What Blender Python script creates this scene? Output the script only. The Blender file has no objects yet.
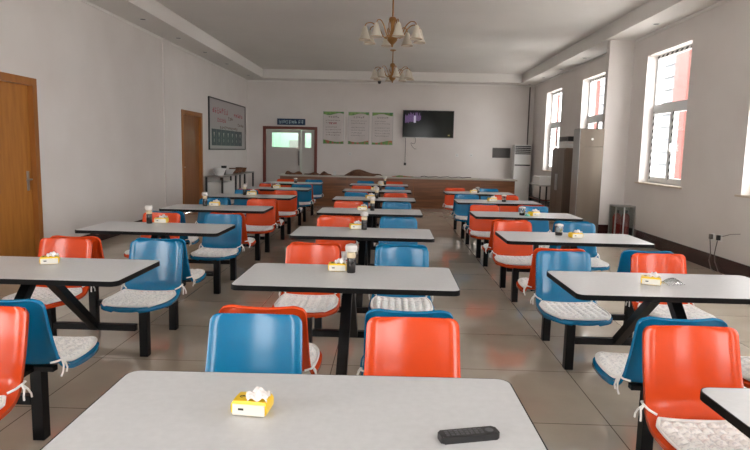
import bpy, bmesh, math, random
from mathutils import Vector, Matrix
random.seed(7)
PI = math.pi
C = bpy.context.scene.collection
S = bpy.context.scene

# ------------------------------------------------------------------ materials
def mat(name, col, rough=.5, metal=0, **k):
    m = bpy.data.materials.new(name); m.use_nodes = True
    b = m.node_tree.nodes['Principled BSDF']
    b.inputs['Base Color'].default_value = (*col, 1)
    b.inputs['Roughness'].default_value = rough
    b.inputs['Metallic'].default_value = metal
    for kk, v in k.items():
        b.inputs[kk.replace('_', ' ')].default_value = v
    return m

def nodes(m):
    nt = m.node_tree
    return nt, nt.nodes['Principled BSDF']

def noise_col(m, c1, c2, scale=6, sx=(1, 1, 1), detail=4, bump=0, lo=.3, hi=.7):
    nt, b = nodes(m)
    tc = nt.nodes.new('ShaderNodeTexCoord'); mp = nt.nodes.new('ShaderNodeMapping')
    mp.inputs['Scale'].default_value = sx
    n = nt.nodes.new('ShaderNodeTexNoise'); n.inputs['Scale'].default_value = scale; n.inputs['Detail'].default_value = detail
    r = nt.nodes.new('ShaderNodeValToRGB')
    r.color_ramp.elements[0].position = lo; r.color_ramp.elements[1].position = hi
    r.color_ramp.elements[0].color = (*c1, 1); r.color_ramp.elements[1].color = (*c2, 1)
    nt.links.new(tc.outputs['Object'], mp.inputs['Vector']); nt.links.new(mp.outputs['Vector'], n.inputs['Vector'])
    nt.links.new(n.outputs['Fac'], r.inputs['Fac']); nt.links.new(r.outputs['Color'], b.inputs['Base Color'])
    if bump:
        bp = nt.nodes.new('ShaderNodeBump'); bp.inputs['Strength'].default_value = bump; bp.inputs['Distance'].default_value = .01
        nt.links.new(n.outputs['Fac'], bp.inputs['Height']); nt.links.new(bp.outputs['Normal'], b.inputs['Normal'])
    return m

M = {}
M['wall'] = noise_col(mat('wall_paint', (.7, .67, .65), .75), (.70, .655, .63), (.75, .71, .69), 1.2, bump=.02)
M['ceil'] = noise_col(mat('ceiling_paint', (.62, .6, .58), .85), (.74, .72, .70), (.79, .77, .75), .8)
M['soffit'] = mat('soffit_paint', (.78, .755, .73), .8)
M['orange'] = mat('orange_plastic', (.60, .055, .008), .17, Specular_IOR_Level=.42)
M['blue'] = mat('blue_plastic', (.001, .14, .30), .17, Specular_IOR_Level=.42)
M['top'] = noise_col(mat('grey_laminate', (.6, .6, .6), .3), (.51, .52, .54), (.55, .56, .58), 40)
M['edge'] = mat('black_edge_band', (.002, .002, .002), .5, Specular_IOR_Level=.15)
M['black'] = mat('black_powder_steel', (.003, .003, .0035), .4, Specular_IOR_Level=.2)
M['door'] = noise_col(mat('orange_brown_wood', (.4, .16, .03), .4), (.36, .135, .022), (.47, .19, .035), 3, (6, 6, .7))
M['doorframe'] = noise_col(mat('frame_wood', (.3, .11, .02), .4), (.30, .11, .022), (.38, .145, .03), 3, (6, 6, .7))
M['doordark'] = noise_col(mat('dark_door_wood', (.2, .07, .02), .4), (.20, .07, .018), (.27, .10, .025), 3, (6, 6, .7))
M['redframe'] = mat('red_brown_wood', (.17, .035, .022), .45)
M['base'] = noise_col(mat('dark_red_tile', (.05, .012, .01), .25), (.030, .009, .008), (.06, .017, .014), 9)
M['white'] = mat('white_plastic', (.75, .75, .74), .4)
M['pvc'] = mat('white_window_frame', (.72, .74, .75), .4)
M['sill'] = mat('beige_marble', (.6, .5, .4), .3)
M['steel'] = mat('brushed_steel', (.45, .44, .43), .35, .9)
M['chrome'] = mat('chrome', (.7, .7, .7), .15, 1)
M['darkmetal'] = mat('dark_metal', (.05, .05, .05), .4, .6)
M['gold'] = mat('antique_brass', (.42, .22, .08), .3, .9)
M['shade'] = mat('frosted_glass_shade', (.62, .57, .48), .35, Subsurface_Weight=.0)
M['champ'] = noise_col(mat('champagne_metal', (.3, .24, .19), .35, .35), (.15, .12, .093), (.18, .145, .112), 4, (1, 1, .1))
M['cab'] = noise_col(mat('bronze_cabinet', (.13, .085, .06), .4), (.13, .09, .066), (.17, .12, .09), 4, (1, 1, .2))
M['counterwood'] = noise_col(mat('counter_wood', (.2, .1, .05), .3), (.12, .042, .016), (.27, .105, .04), 3.2, (.5, .5, 9), detail=6)
M['countertop'] = mat('counter_stone', (.42, .37, .33), .3)
M['yellow'] = mat('yellow_film', (.80, .52, .015), .3)
M['film'] = mat('white_film', (.66, .63, .56), .35)
M['tissue'] = mat('white_tissue', (.74, .69, .68), .9)
M['ink'] = mat('black_ink', (.02, .02, .02), .6)
M['sauce'] = mat('dark_soy_glass', (.012, .008, .007), .12)
M['label'] = mat('cream_label', (.62, .5, .33), .5)
M['cap'] = mat('grey_cap', (.55, .52, .5), .3)
M['rubber'] = mat('black_remote', (.012, .012, .013), .4)
M['button'] = mat('grey_button', (.09, .09, .1), .5)
M['navy'] = mat('navy_sign', (.012, .04, .10), .45)
M['signtext'] = mat('pale_letters', (.40, .55, .62), .5)
M['paper'] = noise_col(mat('poster_paper', (.65, .6, .58), .5), (.58, .535, .52), (.66, .61, .60), 3)
M['green'] = noise_col(mat('poster_green', (.1, .3, .06), .5), (.03, .17, .04), (.20, .36, .08), 7, lo=.4, hi=.6)
M['food'] = noise_col(mat('poster_food', (.3, .15, .06), .5), (.10, .26, .05), (.42, .12, .06), 9, lo=.45, hi=.55)
M['grey_ink'] = mat('grey_ink', (.25, .22, .22), .6)
M['red_ink'] = mat('red_ink', (.42, .12, .14), .6)
M['brown_ink'] = mat('brown_ink', (.2, .14, .12), .6)
M['board'] = mat('board_face', (.42, .39, .39), .45)
M['boardblue'] = mat('board_dark_blue', (.02, .035, .05), .45)
M['screen'] = mat('tv_screen', (.012, .016, .014), .12, Specular_IOR_Level=.12)
M['doorsteel'] = mat('grey_door_panel', (.50, .47, .45), .45)
M['redpaint'] = mat('red_enamel', (.42, .02, .015), .3)
M['cloth'] = noise_col(mat('brown_cloth', (.1, .04, .02), .9), (.07, .025, .015), (.20, .09, .045), 12)
M['greenp'] = mat('green_plastic', (.1, .5, .35), .4)
M['redcol'] = mat('red_exterior_paint', (.10, .020, .015), .7)
M['bldg'] = mat('pale_exterior', (.10, .11, .12), .8)
M['concrete'] = mat('exterior_ground', (.62, .60, .57), .9)
M['vent'] = mat('vent_grey', (.12, .105, .10), .5)
M['cable'] = mat('cable_grey', (.14, .12, .11), .6)

# clear glass: a thin pane
def glass(name, tint=(.97, .98, .98), gl=.08, rough=.02):
    m = bpy.data.materials.new(name); m.use_nodes = True
    nt = m.node_tree; nt.nodes.clear()
    o = nt.nodes.new('ShaderNodeOutputMaterial'); x = nt.nodes.new('ShaderNodeMixShader')
    t = nt.nodes.new('ShaderNodeBsdfTransparent'); g = nt.nodes.new('ShaderNodeBsdfGlossy')
    t.inputs['Color'].default_value = (*tint, 1); g.inputs['Roughness'].default_value = rough
    x.inputs[0].default_value = gl
    nt.links.new(t.outputs[0], x.inputs[1]); nt.links.new(g.outputs[0], x.inputs[2]); nt.links.new(x.outputs[0], o.inputs[0])
    return m
M['glass'] = glass('window_glass')
M['clear'] = glass('clear_plastic', (.80, .82, .82), .22, .1)
M['boxglass'] = glass('cabinet_glass', (.82, .86, .84), .1, .06)

def emis(name, col, st):
    m = bpy.data.materials.new(name); m.use_nodes = True
    b = m.node_tree.nodes['Principled BSDF']
    b.inputs['Base Color'].default_value = (0.02, .02, .02, 1)
    b.inputs['Emission Color'].default_value = (*col, 1); b.inputs['Emission Strength'].default_value = st
    return m
M['refl_purple'] = emis('reflection_violet', (.30, .16, .42), .28)  # violet window reflection on the television, put in as a faint glow
M['refl_white'] = emis('reflection_pale', (.75, .70, .85), .35)  # white spot of that reflection, also put in as glow
M['scr_yellow'] = emis('screen_mark', (.6, .5, .15), .35)
M['beyond'] = mat('pale_green_corridor_paint', (.50, .72, .58), .7)

def floor_mat():
    m = mat('polished_floor_tile', (.5, .45, .4), .1)
    nt, b = nodes(m)
    tc = nt.nodes.new('ShaderNodeTexCoord'); mp = nt.nodes.new('ShaderNodeMapping')
    mp.inputs['Location'].default_value = (-1.24, -3.16, 0)
    br = nt.nodes.new('ShaderNodeTexBrick')
    br.offset = 0; br.squash = 1
    br.inputs['Scale'].default_value = 1
    br.inputs['Brick Width'].default_value = .8; br.inputs['Row Height'].default_value = .8
    br.inputs['Mortar Size'].default_value = .0032; br.inputs['Mortar Smooth'].default_value = .1
    br.inputs['Color1'].default_value = (.56, .49, .40, 1); br.inputs['Color2'].default_value = (.60, .525, .43, 1)
    br.inputs['Mortar'].default_value = (.16, .13, .10, 1)
    n = nt.nodes.new('ShaderNodeTexNoise'); n.inputs['Scale'].default_value = 2.2; n.inputs['Detail'].default_value = 8
    mx = nt.nodes.new('ShaderNodeMixRGB'); mx.blend_type = 'MULTIPLY'; mx.inputs[0].default_value = .5
    rp = nt.nodes.new('ShaderNodeValToRGB'); rp.color_ramp.elements[0].color = (.72, .70, .68, 1); rp.color_ramp.elements[1].color = (1, 1, 1, 1)
    rp.color_ramp.elements[0].position = .3; rp.color_ramp.elements[1].position = .65
    L = nt.links.new
    L(tc.outputs['Object'], mp.inputs['Vector']); L(mp.outputs['Vector'], br.inputs['Vector'])
    L(tc.outputs['Object'], n.inputs['Vector']); L(n.outputs['Fac'], rp.inputs['Fac'])
    L(br.outputs['Color'], mx.inputs[1]); L(rp.outputs['Color'], mx.inputs[2]); L(mx.outputs['Color'], b.inputs['Base Color'])
    r2 = nt.nodes.new('ShaderNodeMapRange'); r2.inputs['To Min'].default_value = .04; r2.inputs['To Max'].default_value = .09
    L(n.outputs['Fac'], r2.inputs['Value']); L(r2.outputs['Result'], b.inputs['Roughness'])
    b.inputs['IOR'].default_value = 1.8
    return m
M['floor'] = floor_mat()

def cushion_mat():
    m = mat('quilted_white_cotton', (.7, .7, .7), .85)
    return noise_col(m, (.70, .70, .72), (.88, .87, .86), 90, detail=1, lo=.36, hi=.50)
M['cushion'] = cushion_mat()
M['piping'] = mat('white_piping', (.80, .79, .77), .8)

def stripe_mat():
    m = mat('striped_protective_tape', (.8, .8, .8), .5)
    nt, b = nodes(m)
    tc = nt.nodes.new('ShaderNodeTexCoord'); mp = nt.nodes.new('ShaderNodeMapping')
    mp.inputs['Rotation'].default_value = (math.radians(35), 0, 0)
    w = nt.nodes.new('ShaderNodeTexWave'); w.bands_direction = 'Z'; w.inputs['Scale'].default_value = 3.4
    r = nt.nodes.new('ShaderNodeValToRGB'); r.color_ramp.interpolation = 'CONSTANT'
    r.color_ramp.elements[0].color = (.02, .02, .02, 1); r.color_ramp.elements[1].color = (.8, .8, .8, 1); r.color_ramp.elements[1].position = .5
    L = nt.links.new
    L(tc.outputs['Object'], mp.inputs['Vector']); L(mp.outputs['Vector'], w.inputs['Vector']); L(w.outputs['Fac'], r.inputs['Fac']); L(r.outputs['Color'], b.inputs['Base Color'])
    return m
M['stripe'] = stripe_mat()

# ------------------------------------------------------------------ mesh helpers
class MB:
    """collects shapes into one mesh"""
    def __init__(s): s.bm = bmesh.new()
    def box(s, x0, x1, y0, y1, z0, z1, bev=0):
        b = bmesh.new(); r = bmesh.ops.create_cube(b, size=1)
        for v in b.verts:
            v.co = Vector(((x0+x1)/2 + v.co.x*(x1-x0), (y0+y1)/2 + v.co.y*(y1-y0), (z0+z1)/2 + v.co.z*(z1-z0)))
        if bev: bmesh.ops.bevel(b, geom=b.edges[:], offset=bev, segments=2, affect='EDGES', profile=.5)
        s.merge(b); return s
    def merge(s, b, mx=None):
        me = bpy.data.meshes.new('t'); b.to_mesh(me); b.free()
        if mx: me.transform(mx)
        s.bm.from_mesh(me); bpy.data.meshes.remove(me)
    def bar(s, a, b, w, h, up=(0, 0, 1)):
        """rectangular bar from a to b; w across, h along up"""
        a = Vector(a); b = Vector(b); d = (b-a).normalized(); u = Vector(up)
        x = d.cross(u).normalized(); u = x.cross(d)
        vs = [s.bm.verts.new(p + x*sx*w/2 + u*sz*h/2) for p in (a, b) for sx, sz in ((-1, -1), (1, -1), (1, 1), (-1, 1))]
        for q in ((3, 2, 1, 0), (4, 5, 6, 7), (0, 1, 5, 4), (1, 2, 6, 5), (2, 3, 7, 6), (3, 0, 4, 7)): s.bm.faces.new([vs[i] for i in q])
        return s
    def tube(s, pts, r, n=8):
        pts = [Vector(p) for p in pts]; rings = []; px = None
        for i, p in enumerate(pts):
            d = (pts[min(i+1, len(pts)-1)] - pts[max(i-1, 0)]).normalized()
            if px is None: px = d.orthogonal().normalized()
            px = (px - d*px.dot(d)).normalized(); py = d.cross(px)
            rr = r[i] if isinstance(r, (list, tuple)) else r
            rings.append([s.bm.verts.new(p + px*rr*math.cos(2*PI*k/n) + py*rr*math.sin(2*PI*k/n)) for k in range(n)])
        for a, b in zip(rings, rings[1:]):
            for k in range(n): s.bm.faces.new((a[k], a[(k+1) % n], b[(k+1) % n], b[k]))
        s.bm.faces.new(rings[0][::-1]); s.bm.faces.new(rings[-1]); return s
    def lathe(s, prof, cx=0, cy=0, n=20, cap=True):
        rings = [[s.bm.verts.new((cx + r*math.cos(2*PI*k/n), cy + r*math.sin(2*PI*k/n), z)) for k in range(n)] for r, z in prof]
        for a, b in zip(rings, rings[1:]):
            for k in range(n): s.bm.faces.new((a[k], a[(k+1) % n], b[(k+1) % n], b[k]))
        if cap:
            s.bm.faces.new(rings[0][::-1]); s.bm.faces.new(rings[-1])
        return s
    def prism(s, outline, z0, z1):
        a = [s.bm.verts.new((x, y, z0)) for x, y in outline]; b = [s.bm.verts.new((x, y, z1)) for x, y in outline]
        n = len(a); s.bm.faces.new(a[::-1]); s.bm.faces.new(b)
        for k in range(n): s.bm.faces.new((a[k], a[(k+1) % n], b[(k+1) % n], b[k]))
        return s
    def grid(s, f, nu, nv):
        vs = [[s.bm.verts.new(f(i/nu, j/nv)) for j in range(nv+1)] for i in range(nu+1)]
        for i in range(nu):
            for j in range(nv): s.bm.faces.new((vs[i][j], vs[i+1][j], vs[i+1][j+1], vs[i][j+1]))
        return vs
    def build(s, name, m, parent=None, smooth=False, thick=0):
        bmesh.ops.recalc_face_normals(s.bm, faces=s.bm.faces[:])
        me = bpy.data.meshes.new(name); s.bm.to_mesh(me); s.bm.free()
        me.materials.append(m)
        if smooth:
            for p in me.polygons: p.use_smooth = True
            me.set_sharp_from_angle(angle=math.radians(42))
        o = bpy.data.objects.new(name, me); C.objects.link(o)
        if parent: o.parent = parent
        if thick:
            md = o.modifiers.new('thickness', 'SOLIDIFY'); md.thickness = thick; md.offset = -1
        return o

def tag(o, label=None, cat=None, group=None, kind=None):
    if label: o['label'] = label
    if cat: o['category'] = cat
    if group: o['group'] = group
    if kind: o['kind'] = kind
    return o
def thing(name, loc=(0, 0, 0), rz=0, label=None, cat=None, group=None, kind=None):
    o = bpy.data.objects.new(name, None); C.objects.link(o); o.location = loc; o.rotation_euler = (0, 0, rz)
    o.empty_display_size = .05
    return tag(o, label, cat, group, kind)
def copy_tree(o, parent=None):
    c = o.copy(); C.objects.link(c); c.parent = parent
    for ch in KIDS.get(o.name, [k for k in bpy.data.objects if k.parent == o]): copy_tree(ch, c)
    return c
KIDS = {}
def struct(o): o['kind'] = 'structure'; return o

def rrect(w, d, r, n=6, cx=0, cy=0):
    pts = []
    for sx, sy, a0 in ((1, 1, 0), (-1, 1, 90), (-1, -1, 180), (1, -1, 270)):
        for k in range(n+1):
            a = math.radians(a0 + 90*k/n)
            pts.append((cx + sx*(w/2-r) + r*math.cos(a), cy + sy*(d/2-r) + r*math.sin(a)))
    return pts

def glyphs(mb, x0, x1, z0, z1, y, n, t, rnd, axis='x', dens=5):
    """a row of n small stroke clusters standing for characters too small to read"""
    cw = (x1-x0)/n; g = cw*.78
    for k in range(n):
        cx = x0 + cw*(k+.11)
        for q in range(dens):
            if rnd.random() < .5:
                zz = z0 + (z1-z0)*rnd.random(); a, b = cx + g*rnd.random()*.3, cx + g*(.7+.3*rnd.random()); bx = (a, b, zz-t/2, zz+t/2)
            else:
                xx = cx + g*rnd.random(); a, b = z0 + (z1-z0)*rnd.random()*.3, z0 + (z1-z0)*(.7+.3*rnd.random()); bx = (xx-t/2, xx+t/2, a, b)
            if axis == 'x': mb.box(bx[0], bx[1], y-.001, y, bx[2], bx[3])
            else: mb.box(y, y+.001, bx[0], bx[1], bx[2], bx[3])

def ink_on(panel, mb, m):
    """print lettering on a panel: same mesh, second material"""
    bm = bmesh.new(); bm.from_mesh(panel.data); n = len(bm.faces)
    me = bpy.data.meshes.new('t'); mb.bm.to_mesh(me); mb.bm.free(); bm.from_mesh(me); bpy.data.meshes.remove(me)
    bm.faces.ensure_lookup_table(); panel.data.materials.append(m); k = len(panel.data.materials)-1
    for f in bm.faces[n:]: f.material_index = k
    bm.to_mesh(panel.data); bm.free()

# ------------------------------------------------------------------ the room
XL, XR, YB, YF = -4.41, 4.29, 18.5, -3.6
ZC, ZS = 3.75, 3.5
SO = .52
struct(MB().box(XL-.3, XR+.3, YF-.3, YB+.3, -.1, 0).build('floor', M['floor']))
struct(MB().box(XL-.3, XR+.3, YF-.3, YB+.3, ZC, ZC+.1).build('ceiling', M['ceil']))
# left wall, with recesses for two doors
D1 = (6.40, 7.46, 2.25); D2 = (12.67, 14.05, 2.23)
mb = MB()
LW = (-2.9, .3)  # opening added behind the camera to brighten the front of the room
mb.box(XL-.3, XL, YF-.3, LW[0], 0, ZC).box(XL-.3, XL, LW[0], LW[1], 0, .9).box(XL-.3, XL, LW[0], LW[1], 3.1, ZC).box(XL-.3, XL, LW[1], D1[0], 0, ZC).box(XL-.3, XL, D1[0], D1[1], D1[2], ZC).box(XL-.3, XL, D1[1], D2[0], 0, ZC)
mb.box(XL-.3, XL, D2[0], D2[1], D2[2], ZC).box(XL-.3, XL, D2[1], YB+.3, 0, ZC)
mb.box(XL, XL+.02, 11.68, 12.1, 0, ZS)
struct(mb.build('wall_left', M['wall']))
struct(MB().box(XL, XR, YF-.3, YF, 0, .9).box(XL, XR, YF-.3, YF, 3.1, ZC).box(XL, -2.9, YF-.3, YF, .9, 3.1).box(2.7, XR, YF-.3, YF, .9, 3.1).box(-1.5, 1.3, YF-.3, YF, .9, 3.1).build('wall_front', M['wall']))
# back wall with double door opening
DB = (-3.92, -2.25, 2.13)
mb = MB().box(XL, DB[0], YB, YB+.3, 0, ZC).box(DB[0], DB[1], YB, YB+.3, DB[2], ZC).box(DB[1], XR, YB, YB+.3, 0, ZC)
struct(mb.build('wall_back', M['wall']))
# right wall with windows
WIN = [(15.57, 17.05), (12.42, 13.92), (8.98, 10.48), (5.95, 7.43), (2.85, 4.35), (-.25, 1.25), (-3.2, -1.8)]
WZ0, WZ1 = 1.0, 3.14
mb = MB(); yy = YF-.3
for a, b in sorted(WIN):
    mb.box(XR, XR+.3, yy, a, 0, ZC).box(XR, XR+.3, a, b, 0, WZ0).box(XR, XR+.3, a, b, WZ1, ZC); yy = b
mb.box(XR, XR+.3, yy, YB+.3, 0, ZC)
struct(mb.build('wall_right', M['wall']))
struct(MB().box(3.85, XR, 11.07, 11.2, 0, ZS).build('pilaster', M['wall']))
# soffits
struct(MB().box(XL, XL+SO+.1, YF, YB, ZS, ZC).build('soffit_left', M['soffit']))
struct(MB().box(XR-SO, XR, YF, YB, ZS, ZC).build('soffit_right', M['soffit']))
struct(MB().box(XL+SO+.1, XR-SO, YB-.6, YB, ZS, ZC).build('soffit_back', M['soffit']))
struct(MB().box(XL+.02, XR, YB-.03, YB, ZS-.05, ZS).build('trim_1', M['soffit']))
struct(MB().box(XL, XL+.015, YF, YB, ZS-.04, ZS).build('trim_2', M['soffit']))
struct(MB().box(XR-.015, XR, 11.3, YB, ZS-.04, ZS).box(XR-.015, XR, YF, 11.0, ZS-.04, ZS).build('trim_3', M['soffit']))
# baseboards
struct(MB().box(XR-.015, XR, YF, 11.055, 0, .2).box(XR-.015, XR, 11.215, YB, 0, .2).box(3.835, XR-.015, 11.055, 11.07, 0, .2).box(3.835, 3.85, 11.07, 11.2, 0, .2).build('baseboard_right', M['base']))
struct(MB().box(XL, XL+.015, YF, D1[0]-.01, 0, .15).box(XL, XL+.015, D1[1]+.01, 11.66, 0, .15).box(XL, XL+.015, 12.12, D2[0]-.01, 0, .15).box(XL, XL+.015, D2[1]+.01, YB, 0, .15).build('baseboard_left', M['base']))
struct(MB().box(XL+.02, DB[0], YB-.015, YB, 0, .15).box(DB[1], XR-.02, YB-.015, YB, 0, .15).build('baseboard_back', M['base']))
# vertical conduit in the back right corner
tag(MB().tube([(4.14, YB-.0185, .15), (4.14, YB-.0185, ZS-.06)], .018).build('conduit_pipe', M['cable'], smooth=True), 'thin grey conduit running up the back wall above the white air conditioner', 'pipe')

# windows
for k, (a, b) in enumerate(WIN):
    w = struct(thing('window_%d' % (k+1), (XR, (a+b)/2, WZ0)))
    hw = (b-a)/2; H = WZ1-WZ0; tz = 1.24; X0, X1 = .16, .22; f = .055
    mb = MB()
    mb.box(X0, X1, -hw, -hw+f, 0, H).box(X0, X1, hw-f, hw, 0, H).box(X0, X1, -hw+f, hw-f, 0, f).box(X0, X1, -hw+f, hw-f, H-f, H)
    mb.box(X0, X1, -hw+f, hw-f, tz, tz+.09)
    mb.build('window_frame', M['pvc'], w)
    for s in (-1, 1):
        y0, y1 = (-hw+f, -.005) if s < 0 else (.005, hw-f)
        q = MB()
        q.box(X0-.02, X1-.01, y0, y0+.06, f, tz).box(X0-.02, X1-.01, y1-.06, y1, f, tz).box(X0-.02, X1-.01, y0+.06, y1-.06, f, f+.07).box(X0-.02, X1-.01, y0+.06, y1-.06, tz-.07, tz)
        sash = q.build('sash', M['pvc'], w)
        MB().box(X0+.018, X0+.024, y0+.06, y1-.06, f+.07, tz-.07).build('pane', M['glass'], sash)
        MB().box(X0-.022, X0-.02, y1-.055, y1-.01, f+.03, tz-.03).build('protective_tape', M['stripe'], sash)
        if s < 0:
            MB().box(X0-.05, X0-.02, y1-.05, y1-.02, .55, .68, .004).build('sash_handle', M['white'], sash)
    MB().box(X0+.018, X0+.024, -hw+f, hw-f, tz+.09, H-f).build('transom_pane', M['glass'], w)
    MB().box(X0-.004, X0-.001, -hw+.03, hw-.03, H-.045, H-.012).build('protective_tape', M['stripe'], w)
    MB().box(-.04, X0-.02, -hw-.05 if False else -hw+.002, hw-.002, .0, .025, .004).box(-.045, -.002, -hw-.06, hw+.06, 0, .025, .004).build('window_sill', M['sill'], w)
# unseen rear windows behind the viewpoint, added for fill light from the front
for k, (a, b) in enumerate([(-2.9, -1.5), (1.3, 2.7)]):
    w = struct(thing('window_%d' % (k+8), ((a+b)/2, YF-.15, .9)))
    hw = (b-a)/2; mb = MB()
    mb.box(-hw, -hw+.06, 0, .06, 0, 2.2).box(hw-.06, hw, 0, .06, 0, 2.2).box(-hw+.06, hw-.06, 0, .06, 0, .06).box(-hw+.06, hw-.06, 0, .06, 2.14, 2.2).box(-.03, .03, 0, .06, .06, 2.14)
    mb.build('window_frame', M['pvc'], w)  # frame of the added rear window
    MB().box(-hw+.06, hw-.06, .02, .026, .06, 2.14).build('pane', M['glass'], w)  # pane of the added rear window

w = struct(thing('window_10', (XL-.15, (LW[0]+LW[1])/2, .9))); hw = (LW[1]-LW[0])/2  # unseen left window, added to let in sun for bounce fill
MB().box(-.06, 0, -hw, -hw+.06, 0, 2.2).box(-.06, 0, hw-.06, hw, 0, 2.2).box(-.06, 0, -hw+.06, hw-.06, 0, .06).box(-.06, 0, -hw+.06, hw-.06, 2.14, 2.2).box(-.06, 0, -.03, .03, .06, 2.14).build('window_frame', M['pvc'], w)  # frame of the added left window
MB().box(-.03, -.024, -hw+.06, hw-.06, .06, 2.14).build('pane', M['glass'], w)

# doors
def side_door(n, D, leafm, framem, hy, two=False):
    d = struct(thing('door_%d' % n, (XL, (D[0]+D[1])/2, 0)))
    hw = (D[1]-D[0])/2; H = D[2]; f = .09
    MB().box(-.12, .02, -hw, -hw+f, 0, H).box(-.12, .02, hw-f, hw, 0, H).box(-.12, .02, -hw+f, hw-f, H-f, H).build('door_frame', framem, d)
    MB().box(-.085, -.045, -hw+f+.003, hw-f-.003, .01, H-f-.003).build('door_leaf', leafm, d)
    h = MB().box(-.045, -.038, hy-.025, hy+.025, .88, 1.12, .003)
    h.tube([(-.038, hy, 1.02), (.01, hy, 1.02), (.015, hy-.02, 1.02), (.015, hy-.12, 1.015)], .009)
    h.build('door_handle', M['steel'], d, True)
    return d
side_door(1, D1, M['door'], M['doorframe'], .36)
side_door(2, D2, M['doordark'], M['doorframe'], -.5)
d = struct(thing('door_3', ((DB[0]+DB[1])/2, YB, 0))); hw = (DB[1]-DB[0])/2
MB().box(-hw, -hw+.09, -.02, .12, 0, DB[2]).box(hw-.09, hw, -.02, .12, 0, DB[2]).box(-hw+.09, hw-.09, -.02, .12, DB[2]-.09, DB[2]).build('door_frame', M['redframe'], d)
def leaf(x0, x1, wx0, wx1, name='door_leaf'):
    z0, z1 = 1.50, 1.94
    l = MB().box(x0, x1, .03, .07, .01, z0).box(x0, x1, .03, .07, z1, 2.035).box(x0, wx0, .03, .07, z0, z1).box(wx1, x1, .03, .07, z0, z1)
    l.box(x0+.12, x1-.12, .022, .03, .98, 1.0).box(x0+.12, x1-.12, .022, .03, 1.36, 1.375)
    l = l.build(name, M['doorsteel'], d)
    MB().box(wx0, wx1, .047, .053, z0, z1).build('pane', M['glass'], l)
    MB().box(wx0-.02, wx0, .02, .03, z0-.02, z1+.02).box(wx1, wx1+.02, .02, .03, z0-.02, z1+.02).box(wx0, wx1, .02, .03, z0-.02, z0).box(wx0, wx1, .02, .03, z1, z1+.02).build('pane_trim', M['steel'], l)
    return l
l1 = leaf(-hw+.093, .33, -.56, .24)
MB().box(.265, .285, -.02, .03, .95, 1.4, .004).build('door_handle', M['darkmetal'], l1)
leaf(.34, hw-.093, .46, .64)
tag(MB().box(-4.5, -1.7, 20.6, 20.7, 0, 3).box(-4.5, -4.4, YB+.3, 20.6, 0, 3).box(-1.8, -1.7, YB+.3, 20.6, 0, 3).build('wall_corridor', M['beyond']), kind='structure')
tag(MB().box(-4.5, -1.7, YB+.3, 20.7, 3, 3.1).build('ceiling_corridor', M['ceil']), kind='structure')
ll = bpy.data.lights.new('corridor_fill', 'AREA'); ll.shape = 'RECTANGLE'; ll.size = 1.2; ll.size_y = .3; ll.energy = 42; ll.color = (.92, 1, .95)  # unseen area light added to brighten the corridor behind the door glass
lo = bpy.data.objects.new('corridor_fill', ll); C.objects.link(lo); lo.location = (-3.1, 19.7, 2.95)
tag(MB().box(-3.45, -2.95, 20.56, 20.6, 1.2, 1.75).build('noticeboard', M['board']), 'pale board seen through the glass of the grey double door', 'board')
# floor just beyond
tag(MB().box(-4.4, -1.8, YB+.3, 20.6, -.1, 0).build('floor_corridor', M['floor']), kind='structure')

# outside
tag(MB().box(XR+.3, 60, YF-.3, 80, -.6, -.5).box(-40, 60, -40, YF-.3, -.6, -.5).box(-40, XL-.3, YF-.3, 30, -.6, -.5).build('ground', M['concrete']), kind='structure')
for i, y in enumerate((15.1, 16.5, 21.5, 26.4, 9.9, 5.0)):
    hc = .17 if i == 1 else .34
    tag(MB().box(7.0, 7.12, y-hc, y+hc, -.5, 5.2).box(6.96, 7.16, y-hc-.05, y+hc+.05, -.5, -.1).build('red_column', M['redcol']),
        'red painted outdoor column beyond the right wall windows, %s' % ('second nearest behind middle window', 'behind middle window at its far side', 'behind the second window from the back', 'behind the window nearest the back', 'behind the nearest window', 'beside the nearest window, foremost')[i], 'column', 'outdoor red columns')
o = thing('building', (12.5, 22, -.5), 0, 'pale building with horizontal ledges across from the windows', 'building')
MB().box(0, 5, -6, 20, 0, 8).build('wall', M['bldg'], o)
for k in range(12): MB().box(-.12, 0, -6, 20, 1.1+k*.55, 1.2+k*.55).build('ledge', M['darkmetal'] if k % 3 else M['bldg'], o)

# downlights
def downlight(x, y, lab, g):
    t = thing('downlight', (x, y, ZS), 0, lab, 'ceiling light', g)
    MB().lathe([(.045, -.004), (.07, -.006), (.072, 0), (.045, 0)], n=20, cap=False).build('trim_ring', M['white'], t, True)
    MB().lathe([(.0445, -.003), (.04, -.0005)], n=20).build('lens', M['darkmetal'], t, True)
for i, y in enumerate((10.0, 11.65, 13.3, 15.06, 17.3)):
    downlight(-4.08, y, 'recessed round spotlight in left soffit, %s' % ('nearest of five', 'second of five from the front', 'middle one of five', 'fourth of five from the front', 'farthest of five',)[i], 'left soffit spotlights')
for i, y in enumerate((9.7, 11.5, 13.15, 14.9, 16.6, 18.2)):
    downlight(4.06, y, 'recessed round spotlight in right soffit, %s' % ('nearest of six', 'second of six from the front', 'third of six from the front', 'fourth of six from the front', 'fifth of six from the front', 'farthest of six')[i], 'right soffit spotlights')
t = thing('security_camera', (-.38, 18.15, ZS), 0, 'small black dome camera under the back soffit', 'camera')
MB().lathe([(.055, 0), (.055, -.02), (.0, -.021)], n=16, cap=False).build('mount', M['darkmetal'], t, True)
MB().lathe([(.048, -.021), (.045, -.05), (.03, -.075), (.004, -.085)], n=16).build('dome', M['ink'], t, True)

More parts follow.
